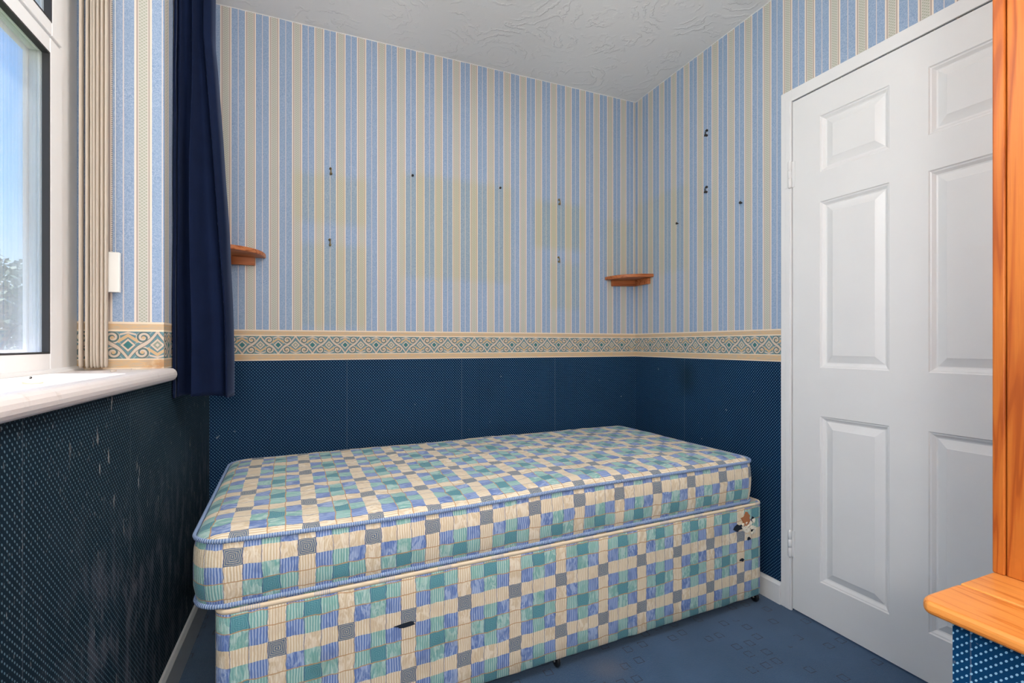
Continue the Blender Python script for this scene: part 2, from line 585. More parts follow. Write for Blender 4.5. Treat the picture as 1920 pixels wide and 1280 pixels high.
    M['hole'] = plain('dark_torn_cloth', lin(40, 48, 60), 0.95, 0.1)
    M['brick'] = plain('outer_render', lin(200, 196, 188), 0.9)
    M['flake'] = plain('paint_flake', lin(206, 190, 170), 0.8)
    return M


M = build_materials()


# ------------------------------------------------------------------ mesh builder
class MB:
    def __init__(self):
        self.v, self.f, self.uv, self.mi, self.sm = [], [], [], [], []

    def vert(self, p):
        self.v.append(tuple(p))
        return len(self.v) - 1

    def face(self, idx, uv=None, mi=0, sm=False):
        self.f.append(tuple(idx))
        self.uv.append(uv)
        self.mi.append(mi)
        self.sm.append(sm)

    def poly(self, pts, uv=None, mi=0, sm=False):
        self.face([self.vert(p) for p in pts], uv, mi, sm)

    def box(self, lo, hi, mi=0, uvf=None):
        x0, y0, z0 = lo
        x1, y1, z1 = hi
        i = [self.vert(p) for p in ((x0, y0, z0), (x1, y0, z0), (x1, y1, z0), (x0, y1, z0),
                                    (x0, y0, z1), (x1, y0, z1), (x1, y1, z1), (x0, y1, z1))]
        for q in ((3, 2, 1, 0), (4, 5, 6, 7), (0, 1, 5, 4), (1, 2, 6, 5), (2, 3, 7, 6), (3, 0, 4, 7)):
            ids = [i[k] for k in q]
            self.face(ids, [uvf(self.v[k]) for k in ids] if uvf else None, mi)

    def prism(self, pts, a0, a1, axis, mi=0):
        """closed outline in two axes, extruded along the third"""
        def at(p, a):
            if axis == 'x':
                return (a, p[0], p[1])
            if axis == 'y':
                return (p[0], a, p[1])
            return (p[0], p[1], a)
        lo = [self.vert(at(p, a0)) for p in pts]
        hi = [self.vert(at(p, a1)) for p in pts]
        n = len(pts)
        self.face(lo[::-1], None, mi)
        self.face(hi, None, mi)
        for k in range(n):
            self.face((lo[k], lo[(k + 1) % n], hi[(k + 1) % n], hi[k]), None, mi)

    def tube(self, path, r, n=8, closed=False, mi=0, sm=True, ry=None):
        path = [Vector(p) for p in path]
        rings = []
        m = len(path)
        L = 0.0
        ls = []
        for k, p in enumerate(path):
            if k:
                L += (p - path[k - 1]).length
            ls.append(L)
            a = path[(k - 1) % m] if (closed or k) else p
            c = path[(k + 1) % m] if (closed or k < m - 1) else p
            t = (c - a).normalized()
            up = Vector((0, 0, 1)) if abs(t.z) < 0.9 else Vector((1, 0, 0))
            s = t.cross(up).normalized()
            w = s.cross(t).normalized()
            rr = r(k / (m - 1)) if callable(r) else r
            r2 = rr if ry is None else ry
            rings.append([self.vert(p + s * (math.cos(q * 2 * PI / n) * rr) + w * (math.sin(q * 2 * PI / n) * r2)) for q in range(n)])
        for k in range(m if closed else m - 1):
            A, B = rings[k], rings[(k + 1) % m]
            l0 = ls[k]
            l1 = ls[k + 1] if k + 1 < m else L + (path[0] - path[-1]).length
            for q in range(n):
                self.face((A[q], A[(q + 1) % n], B[(q + 1) % n], B[q]),
                          [(l0, q / n), (l0, (q + 1) / n), (l1, (q + 1) / n), (l1, q / n)], mi, sm)
        if not closed:
            self.face(rings[0][::-1], None, mi, sm)
            self.face(rings[-1], None, mi, sm)

    def lathe(self, prof, center=(0, 0, 0), n=24, axis='z', mi=0, sm=True):
        cx, cy, cz = center
        rings = []
        for r, h in prof:
            ring = []
            for q in range(n):
                a, b = math.cos(q * 2 * PI / n) * max(r, 1e-5), math.sin(q * 2 * PI / n) * max(r, 1e-5)
                if axis == 'z':
                    ring.append(self.vert((cx + a, cy + b, cz + h)))
                elif axis == 'y':
                    ring.append(self.vert((cx + a, cy + h, cz + b)))
                else:
                    ring.append(self.vert((cx + h, cy + a, cz + b)))
            rings.append(ring)
        for k in range(len(rings) - 1):
            for q in range(n):
                self.face((rings[k][q], rings[k][(q + 1) % n], rings[k + 1][(q + 1) % n], rings[k + 1][q]), None, mi, sm)
        self.face(rings[0][::-1], None, mi, sm)
        self.face(rings[-1], None, mi, sm)

    def build(self, name, mats, parent=None, bevel=0.0, seg=2, fix=True):
        me = D.meshes.new(name)
        me.from_pydata(self.v, [], self.f)
        uvl = me.uv_layers.new(name='UVMap')
        for p in me.polygons:
            uv = self.uv[p.index]
            p.material_index = self.mi[p.index]
            p.use_smooth = self.sm[p.index]
            if uv:
                for k, li in enumerate(p.loop_indices):
                    uvl.data[li].uv = uv[k]
        for m in (mats if isinstance(mats, (list, tuple)) else [mats]):
            me.materials.append(m)
        if fix:
            bm = bmesh.new()
            bm.from_mesh(me)
            bmesh.ops.recalc_face_normals(bm, faces=bm.faces)
            bm.to_mesh(me)
            bm.free()
        o = D.objects.new(name, me)
        COL.objects.link(o)
        if parent is not None:
            o.parent = parent
        if bevel:
            b = o.modifiers.new('bevel', 'BEVEL')
            b.width = bevel
            b.segments = seg
            b.limit_method = 'ANGLE'
            b.angle_limit = R(40)
        return o


def empty(name, loc=(0, 0, 0), rz=0.0):
    o = D.objects.new(name, None)
    o.location = loc
    o.rotation_euler = (0, 0, rz)
    o.empty_display_size = 0.1
    COL.objects.link(o)
    return o


def tag(o, label, cat, group=None):
    o['label'] = label
    o['category'] = cat
    if group:
        o['group'] = group
    return o


def struct(o, label=None):
    o['kind'] = 'structure'
    if label:
        o['label'] = label
    return o


# ------------------------------------------------------------------ room shell
mb = MB(); mb.box((XL - 0.3, YN - 0.1, -0.12), (XR + 0.1, YB + 0.1, 0.0))
struct(mb.build('floor', M['carpet']), 'blue fitted carpet with small carved squares')
mb = MB(); mb.box((XL - 0.3, YN - 0.1, ZC), (XR + 0.1, YB + 0.1, ZC + 0.1))
struct(mb.build('ceiling', M['ceiling']), 'white swirl plaster ceiling')

mb = MB(); mb.box((XL - 0.3, YB, 0), (XR + 0.1, YB + 0.1, ZC), 0, lambda p: (p[0], p[2]))
struct(mb.build('wall_back', M['paper_back']), 'blue striped wall with scroll border behind the bed')
mb = MB()
uvy = lambda p: (p[1], p[2])
mb.box((XR, DOOR1 + 0.001, 0), (XR + 0.1, YB, ZC), 0, uvy)
mb.box((XR, DOOR0, DOORZ + 0.004), (XR + 0.1, DOOR1 + 0.001, ZC), 0, uvy)
mb.box((XR, YN, 0), (XR + 0.1, DOOR0, ZC), 0, uvy)
struct(mb.build('wall_right', M['paper_right']), 'blue striped wall around the white door')
mb = MB(); mb.box((XL - 0.3, YN - 0.1, 0), (XR + 0.1, YN, ZC), 0, lambda p: (p[0], p[2]))
struct(mb.build('wall_near', M['white']), 'white painted wall behind the viewer')  # unseen wall, painted white to bounce more fill light

# left wall with the window recess; the reveals are papered too
mb = MB()
T = 0.30


def left_piece(y0, y1, z0, z1):
    x0, x1 = XL - T, XL
    c = [(x0, y0, z0), (x1, y0, z0), (x1, y1, z0), (x0, y1, z0), (x0, y0, z1), (x1, y0, z1), (x1, y1, z1), (x0, y1, z1)]
    i = [mb.vert(p) for p in c]
    for q, kind in (((3, 2, 1, 0), 3), ((4, 5, 6, 7), 3), ((0, 1, 5, 4), 1), ((1, 2, 6, 5), 0), ((2, 3, 7, 6), 1), ((3, 0, 4, 7), 2)):
        ids = [i[k] for k in q]
        if kind == 1:
            mb.face(ids, [(mb.v[k][0], mb.v[k][2]) for k in ids], 1)
        elif kind == 0:
            mb.face(ids, [(mb.v[k][1], mb.v[k][2]) for k in ids], 0)
        else:
            mb.face(ids, None, 2)


left_piece(YN, WY0, 0, ZC)
left_piece(WY1, YB, 0, ZC)
left_piece(WY0, WY1, 0, SILL - 0.038)
left_piece(WY0, WY1, HEAD, ZC)
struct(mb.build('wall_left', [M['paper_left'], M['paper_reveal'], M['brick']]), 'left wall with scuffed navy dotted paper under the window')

# baseboards
def skirting(name, axis, a0, a1, wall, sgn, h):
    m_ = MB()
    t = 0.014
    prof = [(wall, 0), (wall + sgn * t, 0), (wall + sgn * t, h - 0.012), (wall + sgn * t * 0.5, h), (wall, h)]
    m_.prism(prof, a0, a1, axis)
    return struct(m_.build(name, M['white'], None, 0.0015))


skirting('baseboard_left', 'y', YN, YB, XL, 1, 0.106)
m_ = skirting('baseboard_right', 'y', DOOR1 + 0.045, YB - 0.014, XR, -1, 0.088)
mb = MB()
mb.prism([(YB, 0), (YB - 0.014, 0), (YB - 0.014, 0.09), (YB - 0.007, 0.102), (YB, 0.102)], XL + 0.014, XR, 'x')
struct(mb.build('baseboard_back', M['white'], None, 0.0015))

# ------------------------------------------------------------------ door
door = struct(empty('door_1', (XR, DOOR1, 0)), 'white six panel door with two white painted hinges')
DX = XR - 0.004 - XR          # room-side face of the leaf, local x


def door_leaf():
    m_ = MB()
    y0, y1, z0, z1 = DOOR0 + 0.002 - DOOR1, -0.003, 0.010, DOORZ - 0.004
    cols = [(0.628 - DOOR1, 0.859 - DOOR1), (0.966 - DOOR1, 1.197 - DOOR1)]
    rows = [(0.1615, 0.776), (0.955, 1.569), (1.678, 1.886)]
    ys = sorted([y0, y1] + [q for c in cols for q in c])
    zs = sorted([z0, z1] + [q for c in rows for q in c])
    idx = {}
    for a in ys:
        for b in zs:
            idx[a, b] = m_.vert((DX, a, b))
    for i in range(len(ys) - 1):
        for j in range(len(zs) - 1):
            a, b, c, d = ys[i], ys[i + 1], zs[j], zs[j + 1]
            q = [idx[a, c], idx[b, c], idx[b, d], idx[a, d]]
            if (a, b) in cols and (c, d) in rows:
                prev = q
                for ins, dep in ((0.003, 0.0035), (0.007, 0.0045), (0.015, 0.0115), (0.019, 0.0125), (0.043, 0.0035), (0.045, 0.0025)):
                    cur = [m_.vert((DX + dep, a + ins, c + ins)), m_.vert((DX + dep, b - ins, c + ins)),
                           m_.vert((DX + dep, b - ins, d - ins)), m_.vert((DX + dep, a + ins, d - ins))]
                    for k in range(4):
                        m_.face((prev[k], prev[(k + 1) % 4], cur[(k + 1) % 4], cur[k]))
                    prev = cur
                m_.face(prev)
            else:
                m_.face(q)
    bx = DX + 0.036
    B = [m_.vert((bx, y0, z0)), m_.vert((bx, y1, z0)), m_.vert((bx, y1, z1)), m_.vert((bx, y0, z1))]
    m_.face(B[::-1])
    low = [idx[a, z0] for a in ys]
    top = [idx[a, z1] for a in ys]
    near = [idx[y0, b] for b in zs]
    far = [idx[y1, b] for b in zs]
    m_.face(low[::-1] + [B[0], B[1]])
    m_.face(top + [B[2], B[3]])
    m_.face(near + [B[3], B[0]])
    m_.face(far[::-1] + [B[1], B[2]])
    return m_.build('door_leaf', M['white'], door)


leaf_o = door_leaf()
mb = MB()
fx0, fx1 = -0.009, 0.001
yo, yi = 0.045, 0.0
yn = DOOR0 - DOOR1
mb.box((fx0, yi, 0.0), (fx1, yo, DOORZ + 0.045))
mb.box((fx0, yn - 0.045, 0.0), (fx1, yn, DOORZ + 0.045))
mb.box((fx0, yn, DOORZ), (fx1, yi, DOORZ + 0.045))
mb.box((fx0 - 0.001, yi + 0.006, 0.0), (fx0 + 0.002, yi + 0.026, DOORZ + 0.014))
mb.build('door_frame', M['white'], door, 0.002)
for hz in (1.705, 0.262):
    mb = MB()
    mb.lathe([(0.0, -0.054), (0.004, -0.053), (0.0068, -0.049), (0.0068, -0.017), (0.0062, -0.0165), (0.0062, -0.0155), (0.0068, -0.015), (0.0068, 0.016), (0.0062, 0.0165), (0.0062, 0.0175), (0.0068, 0.018),
              (0.0068, 0.049), (0.004, 0.053), (0.0, 0.054)], (-0.0125, 0.003, hz), 14)
    mb.box((-0.0105, 0.004, hz - 0.05), (-0.0085, 0.026, hz + 0.05))
    mb.box((-0.0065, -0.012, hz - 0.05), (-0.0038, 0.002, hz + 0.05))
    h = mb.build('hinge', M['white'], door)
# lever handle and plate on the lock side (behind the pine cupboard from here)
mb = MB()
mb.box((-0.010, DOOR0 + 0.035 - DOOR1, 0.96), (-0.004, DOOR0 + 0.075 - DOOR1, 1.11))
mb.tube([(-0.004, DOOR0 + 0.055 - DOOR1, 1.05), (-0.048, DOOR0 + 0.055 - DOOR1, 1.05), (-0.052, DOOR0 + 0.062 - DOOR1, 1.05), (-0.052, DOOR0 + 0.16 - DOOR1, 1.048)], 0.008, 10)
mb.build('door_handle', M['brass'], door, 0.001)

# ------------------------------------------------------------------ window
win = struct(empty('window_1', (WX, WY1, SILL)), 'white plastic window with a casement below and a fanlight above')


def wl(p):      # world to window-local
    return (p[0] - WX, p[1] - WY1, p[2] - SILL)


def frame_ring(m_, x0, x1, y0, y1, z0, z1, wy0, wy1, wz0, wz1):
    m_.box(wl((x0, y0, z0)), wl((x1, y0 + wy0, z1)))
    m_.box(wl((x0, y1 - wy1, z0)), wl((x1, y1, z1)))
    m_.box(wl((x0, y0 + wy0, z0)), wl((x1, y1 - wy1, z0 + wz0)))
    m_.box(wl((x0, y0 + wy0, z1 - wz1)), wl((x1, y1 - wy1, z1)))


mb = MB()
frame_ring(mb, WX - 0.060, WX, WY0, WY1, SILL + 0.001, HEAD, 0.097, 0.097, 0.006, 0.05)
mb.box(wl((WX - 0.060, WY0 + 0.097, 1.782)), wl((WX - 0.006, WY1 - 0.097, 1.788)))
mb.build('window_frame', M['upvc'], win, 0.003)
for (z0, z1, wz0, wz1, nm) in ((SILL + 0.007, 1.781, 0.040, 0.038, 'casement_sash'), (1.789, 2.309, 0.032, 0.045, 'fanlight_sash')):
    y0, y1 = WY0 + 0.098, WY1 - 0.098
    jw = 0.062 if z0 < 1.5 else 0.053
    mb = MB()
    frame_ring(mb, WX - 0.012, WX + 0.006, y0, y1, z0, z1, jw, jw, wz0, wz1)
    frame_ring(mb, WX - 0.034, WX - 0.012, y0, y1, z0, z1, jw + 0.002, jw + 0.002, wz0 + 0.002, wz1 + 0.002)
    frame_ring(mb, WX - 0.042, WX - 0.034, y0, y1, z0, z1, jw + 0.009, jw + 0.009, wz0 + 0.009, wz1 + 0.009)
    s_ = mb.build(nm, M['upvc'], win, 0.003)
    mb = MB()
    frame_ring(mb, WX - 0.0085, WX + 0.0055, y0 + jw - 0.001, y1 - jw + 0.001, z0 + wz0 - 0.001, z1 - wz1 + 0.001, 0.0045, 0.0045, 0.0045, 0.0045)
    mb.build('gasket', M['gasket'], s_)
    mb = MB()
    mb.box(wl((WX - 0.013, y0 + jw - 0.002, z0 + wz0 - 0.002)), wl((WX - 0.009, y1 - jw + 0.002, z1 - wz1 + 0.002)))
    mb.build('window_pane', M['glass'], s_)
mb = MB()
mb.box(wl((WX + 0.006, 0.735, 1.30)), wl((WX + 0.018, 0.76, 1.37)))
mb.tube([wl((WX + 0.018, 0.748, 1.345)), wl((WX + 0.040, 0.748, 1.345)), wl((WX + 0.044, 0.748, 1.335)), wl((WX + 0.044, 0.748, 1.24))], 0.008, 10)
mb.build('window_handle', M['upvc'], win, 0.002)
# inner sill board with a rounded nose that runs past the reveal
mb = MB()
sx1 = XL + 0.028
prof = [(WX - 0.05, SILL - 0.037), (sx1 - 0.012, SILL - 0.037)]
for k in range(9):
    a = -PI / 2 + PI * k / 8
    prof.append((sx1 - 0.016 + 0.016 * math.cos(a), SILL - 0.0185 + 0.0185 * math.sin(a)))
prof += [(WX - 0.05, SILL)]
prof = [(p[0] - WX, p[1] - SILL) for p in prof]
mb.prism(prof, WY0 - WY1 + 0.001, -0.001, 'y')
# horns beyond the opening
hp = [(XL + 0.0005, SILL - 0.037), (sx1 - 0.012, SILL - 0.037)]
for k in range(9):
    a = -PI / 2 + PI * k / 8
    hp.append((sx1 - 0.016 + 0.016 * math.cos(a), SILL - 0.0185 + 0.0185 * math.sin(a)))
hp += [(XL + 0.0005, SILL)]
hp = [(p[0] - WX, p[1] - SILL) for p in hp]
mb.prism(hp, -0.001, 0.020, 'y')
mb.prism(hp, WY0 - WY1 - 0.020, WY0 - WY1 + 0.001, 'y')
mb.build('window_sill', M['sill'], win, 0.003)
mb = MB()
mb.prism([(0, 0.0), (0.016, 0.0), (0.013, 0.006), (0.004, 0.010), (0, 0.010)], WY0 - WY1 + 0.002, -0.002, 'y')
mb.build('sill_bead', M['upvc'], win, 0.001)

# ------------------------------------------------------------------ vertical blind
blind = tag(empty('vertical_blind', (-0.53, 1.58, 0.97)), 'cream vertical blind vanes drawn into a stack at the window reveal', 'blind')
BX, BY, BZ = -0.53, 1.58, 0.97
mb = MB()
mb.box((-0.02, -0.94, HEAD - 0.042 - BZ), (0.025, 0.055, HEAD - BZ))
mb.build('headrail', M['plastic'], blind, 0.004)


def vane(ang, cx, cy, lean, w=0.05):
    m_ = MB()
    top = HEAD - 0.045
    zs = [0.979, 0.985, 0.993, 1.002, 1.014, 1.03, 1.06, 1.2, 1.5, 1.8, top]
    rows = []
    for z in zs:
        t = (z - 0.979) / (top - 0.979)
        k = 1.0
        if z < 1.02:
            k = 0.55 + 0.45 * math.sqrt(max(0.0, min(1.0, (z - 0.979) / 0.03)))
        th = 0.0036 if z < 1.022 else 0.0033
        if z == zs[0]:
            th = 0.001
        ring = []
        for q, side in ((-1, 1), (-0.5, 1), (0, 1), (0.5, 1), (1, 1), (1, -1), (0.5, -1), (0, -1), (-0.5, -1), (-1, -1)):
            along = q * w * k
            bow = 0.002 * (1 - q * q) + side * th * (1.0 if abs(q) < 1 else 0.45)
            x = cx + lean * (1 - t) + math.sin(ang) * along + math.cos(ang) * bow
            y = cy + math.cos(ang) * along - math.sin(ang) * bow
            ring.append(m_.vert((x - BX, y - BY, z - BZ)))
        rows.append(ring)
    n = 10
    for a, b in zip(rows, rows[1:]):
        for q in range(n):
            m_.face((a[q], a[(q + 1) % n], b[(q + 1) % n], b[q]), None, 0, True)
    m_.face(rows[0][::-1])
    m_.face(rows[-1])
    return m_.build('vane', M['vane'], blind)


rng = random.Random(4)
for k in range(7):
    vane(R(-14 + rng.uniform(-3, 3)), -0.5595 + k * 0.0075 + (-0.006 if k == 0 else 0), 1.598 + 0.001 * k, rng.uniform(-0.002, 0.002), 0.036)
mb = MB()
for (cx, zt) in ((-0.5075, 1.292), (-0.4995, 1.292)):
    z = zt
    if cx < -0.505:
        while z < HEAD - 0.045:
            s = 0.0023
            c = (cx - BX, 1.62 - BY, z - BZ)
            p = [mb.vert((c[0] + dx * s, c[1] + dy * s, c[2] + dz * s * 1.1)) for dx, dy, dz in
                 ((1, 0, 0), (-1, 0, 0), (0, 1, 0), (0, -1, 0), (0, 0, 1), (0, 0, -1))]
            for q in ((0, 2, 4), (2, 1, 4), (1, 3, 4), (3, 0, 4), (2, 0, 5), (1, 2, 5), (3, 1, 5), (0, 3, 5)):
                mb.face([p[k] for k in q], None, 0, True)
            z += 0.0056
    else:
        mb.tube([(cx - BX, 1.62 - BY, z - BZ), (cx - BX - 0.001, 1.62 - BY, HEAD - 0.045 - BZ)], 0.0008, 6, mi=1)
mb.build('bead_chain', [M['steel'], M['plastic']], blind)
mb = MB()
mb.box((-0.519 - BX, 1.615 - BY, 1.183 - BZ), (-0.489 - BX, 1.628 - BY, 1.292 - BZ))
mb.build('chain_weight', M['plastic'], blind, 0.002)

# ------------------------------------------------------------------ curtain
curtain = tag(empty('curtain', (-0.34, 1.78, 0.88)), 'navy blue velvet curtain gathered beside the window', 'curtain')


def curtain_mesh():
    m_ = MB()
    NZ, NT = 80, 600
    zb, zt = 0.878, 2.285
    rows = []
    for i in range(NZ + 1):
        s = i / NZ
        z = zb + (zt - zb) * s
        xl = -0.391
        q = min(1.0, max(0.0, (z - 0.9) / 1.1))
        spread = 1.0 - q ** 1.6                       # 1 at the hem, 0 at the top
        xr = -0.294 + 0.052 * spread
        row = []
        pinch = 0.55 + 0.45 * spread
        for j in range(NT + 1):
            t = j / NT
            # three layers, the front one first
            seg = min(2, int(t * 3))
            w = t * 3 - seg
            base_y = (1.778, 1.86, 1.92)[seg]
            xr_s = xr - (0.0, 0.022, 0.036)[seg]
            d = w if seg % 2 == 0 else 1 - w
            x = xl + (xr_s - xl) * (0.5 - 0.5 * math.cos(PI * d))
            # overlapping folds: each pleat comes forward at its left edge and falls back to its right
            gath = 1 - spread
            wob = 0.022 * math.sin(z * 3.1 + seg) + 0.012 * math.sin(z * 7.3)
            cs = [-0.02, 0.13 + 0.06 * gath, 0.35 + 0.10 * gath + wob, 0.79 - 0.13 * gath + wob * 0.7, 1.04 + 0.12 * gath]
            amps = [0.072, 0.066, 0.090, 0.072]
            f = 0.0
            for c0, c1, amp in zip(cs, cs[1:], amps):
                if c0 <= d < c1:
                    w_ = (d - c0) / (c1 - c0)
                    rise = min(1.0, (d - c0) / 0.035)
                    rise = rise * rise * (3 - 2 * rise)
                    f = amp * (1.0 if seg == 0 else 0.3) * rise * (1 - w_) ** 0.8 * (0.75 + 0.25 * math.cos(w_ * 5))
            f += 0.004 * math.sin(d * 26 + z * 2.0)
            y = base_y - f * (0.7 + 0.3 * spread) + 0.02 * spread * d
            # ends of layers turn round smoothly
            if w > 0.86 and seg < 2:
                k = (w - 0.86) / 0.14
                y += (((1.86, 1.92, 0)[seg]) - base_y) * 0.5 * k * k
            if w < 0.14 and seg > 0:
                k = (0.14 - w) / 0.14
                y -= (base_y - (0, 1.778, 1.86)[seg]) * 0.5 * k * k
            y += 0.004 * mnoise.noise(Vector((d * 3, z * 4, seg)))
            x += 0.003 * mnoise.noise(Vector((d * 3, z * 4, seg + 7.0)))
            zz = z + (0.006 * math.sin(d * 5) if i == 0 else 0)
            row.append(m_.vert((x + 0.34, y - 1.78, zz - 0.88)))
        rows.append(row)
    for i in range(NZ):
        for j in range(NT):
            m_.face((rows[i][j], rows[i][j + 1], rows[i + 1][j + 1], rows[i + 1][j]), None, 0, True)
    o = m_.build('curtain_cloth', M['velvet'], curtain, fix=False)
    so = o.modifiers.new('thickness', 'SOLIDIFY')
    so.thickness = 0.003
    return o


curtain_mesh()
rail = tag(empty('curtain_rail', (-0.345, 1.2, 2.31)), 'white curtain rail above the navy velvet curtain', 'curtain rail')
mb = MB(); mb.box((-0.008, -0.95, -0.018), (0.006, 0.68, 0.012)); mb.build('rail', M['plastic'], rail, 0.002)
for yy in (-0.8, 0.0, 0.6):
    mb = MB(); mb.box((-0.0515, yy - 0.01, -0.008), (-0.008, yy + 0.01, 0.008)); mb.build('bracket', M['plastic'], rail, 0.001)

# ------------------------------------------------------------------ bed
BED_P, BED_A = (-0.218, 1.310), R(2.5)


def rounded_loop(x0, x1, y0, y1, r, ins, nside=(60, 26), nc=8):
    """points of a rounded rectangle, constant count, anticlockwise from the front-left"""
    x0, x1, y0, y1 = x0 + ins, x1 - ins, y0 + ins, y1 - ins
    r = max(r - ins, 0.004)
    pts = []
    nx, ny = nside
    for k in range(nx):
        pts.append((x0 + r + (x1 - x0 - 2 * r) * k / nx, y0))
    for k in range(nc):
        a = -PI / 2 + PI / 2 * k / nc
        pts.append((x1 - r + r * math.cos(a), y0 + r + r * math.sin(a)))
    for k in range(ny):
        pts.append((x1, y0 + r + (y1 - y0 - 2 * r) * k / ny))
    for k in range(nc):
        a = PI / 2 * k / nc
        pts.append((x1 - r + r * math.cos(a), y1 - r + r * math.sin(a)))
    for k in range(nx):
        pts.append((x1 - r - (x1 - x0 - 2 * r) * k / nx, y1))
    for k in range(nc):
        a = PI / 2 + PI / 2 * k / nc
        pts.append((x0 + r + r * math.cos(a), y1 - r + r * math.sin(a)))
    for k in range(ny):
        pts.append((x0, y1 - r - (y1 - y0 - 2 * r) * k / ny))
    for k in range(nc):
        a = PI + PI / 2 * k / nc
        pts.append((x0 + r + r * math.cos(a), y0 + r + r * math.sin(a)))
    return pts


def loft(m_, rows, uvs, mi=0, sm=True):
    n = len(rows[0])
    for a in range(len(rows) - 1):
        for q in range(n):
            q2 = (q + 1) % n
            u0, u1 = uvs[a], uvs[a + 1]
            A, B, Cc, Dd = u0[q], u0[q2], u1[q2], u1[q]
            m_.face((rows[a][q], rows[a][q2], rows[a + 1][q2], rows[a + 1][q]), [A, B, Cc, Dd], mi, sm)


def perim(pts):
    L, out = 0.0, []
    for k, p in enumerate(pts):
        if k:
            L += math.hypot(p[0] - pts[k - 1][0], p[1] - pts[k - 1][1])
        out.append(L)
    return out


def unwrap(pr, k):
    """run of the cloth round the sides; the join of the pattern sits at the back"""
    tot = pr[-1] + (pr[-1] - pr[-2])
    return pr[k] if k < 115 else pr[k] - tot


base = tag(empty('divan_base', (BED_P[0], BED_P[1], 0), BED_A), 'checked fabric divan base on black castors with a torn corner', 'bed base')


def base_mesh():
    m_ = MB()
    x0, x1, y0, y1, r = 0.0, 1.90, 0.0, 0.885, 0.035
    zt, zb = 0.408, 0.034
    prof = [(0.004, zb), (0.0, zb + 0.006), (0.0, 0.10), (0.0, 0.18), (0.0, 0.26), (0.0, 0.34), (0.0, zt - 0.014), (0.004, zt - 0.004), (0.014, zt)]
    rows, uvs = [], []
    rg = random.Random(8)
    for ins, z in prof:
        pts = rounded_loop(x0, x1, y0, y1, r, ins)
        pr = perim(rounded_loop(x0, x1, y0, y1, r, 0.0))
        row, uv = [], []
        for k, p in enumerate(pts):
            dz = 0.0
            off = 0.0
            if 0.05 < z < 0.38:
                off = 0.0025 * mnoise.noise(Vector((p[0] * 9, p[1] * 9, z * 7)))
            if z < 0.05:
                dz = 0.004 * mnoise.noise(Vector((p[0] * 17, p[1] * 17, 1.0)))
            row.append(m_.vert((p[0], p[1] + off, z + dz)))
            uv.append((unwrap(pr, k) + 0.035 + 0.049, z - 0.350 + 2 * 0.0408))
        rows.append(row)
        uvs.append(uv)
    loft(m_, rows, uvs)
    # plain top, plain underside
    pts = rounded_loop(x0, x1, y0, y1, r, 0.014)
    m_.face(rows[-1], [(p[0], p[1]) for p in pts], 1)
    m_.face(rows[0][::-1], None, 2)
    return m_.build('upholstered_box', [M['fabric'], M['cream_cloth'], M['black_cloth']], base)


m, g, b = material('cream_base_cloth')
setp(g, b, color=g.mix(g.noise(g.obj(), 14.0, 3.0), lin(196, 188, 184), lin(220, 210, 196)), rough=0.9, spec=0.1)
M['cream_cloth'] = m
M['black_cloth'] = plain('black_underside_cloth', lin(24, 24, 26), 0.95, 0.1)
base_mesh()
# pale edging strip round the top of the base
mb = MB()
lp = rounded_loop(0, 1.9, 0, 0.885, 0.035, 0.003)
mb.tube([(p[0], p[1], 0.4015) for p in lp], 0.0042, 6, closed=True, ry=0.0072)
m, g, b = material('cream_edging')
u, v, _ = g.uv()
q = g.mod(u - 0.02, 0.163)
ribs = g.gt(g.m('SINE', u * (2 * PI / 0.005)), 0.0)
setp(g, b, color=g.mix(g.lt(q, 0.042) * ribs * 0.6, lin(236, 218, 190), lin(140, 160, 196)), rough=0.8, spec=0.1)
M['edging'] = m
mb.build('edging_strip', M['edging'], base)
# castors
for (cx, cy) in ((0.945, 0.021), (1.872, 0.021), (0.06, 0.05), (0.06, 0.83), (0.955, 0.83), (1.868, 0.83)):
    mb = MB()
    mb.lathe([(0.008, 0.0), (0.0175, 0.001), (0.0195, 0.004), (0.0195, 0.009), (0.0175, 0.012), (0.008, 0.013)], (cx - 0.0065, cy, 0.0196), 20, 'x')
    c_ = mb.build('castor', M['black'], base)
    mb = MB()
    mb.box((cx + 0.0065, cy - 0.012, 0.012), (cx + 0.0085, cy + 0.012, 0.043))
    mb.box((cx - 0.0085, cy - 0.012, 0.039), (cx + 0.0085, cy + 0.012, 0.043))
    mb.lathe([(0.004, -0.010), (0.004, 0.010)], (cx, cy, 0.0196), 10, 'x')
    mb.build('castor_fork', M['steel'], c_)
# the torn corner: bare board, tufts of stuffing and ragged holes
def ragged(cx, cz, rx, rz, n, seed, yy, th, jag=0.35):
    rg = random.Random(seed)
    m_ = MB()
    pts = []
    for k in range(n):
        a = 2 * PI * k / n
        q = 1 + rg.uniform(-jag, jag)
        pts.append((cx + rx * q * math.cos(a), cz + rz * q * math.sin(a)))
    m_.prism(pts, yy - th, yy + 0.004, 'y')
    return m_


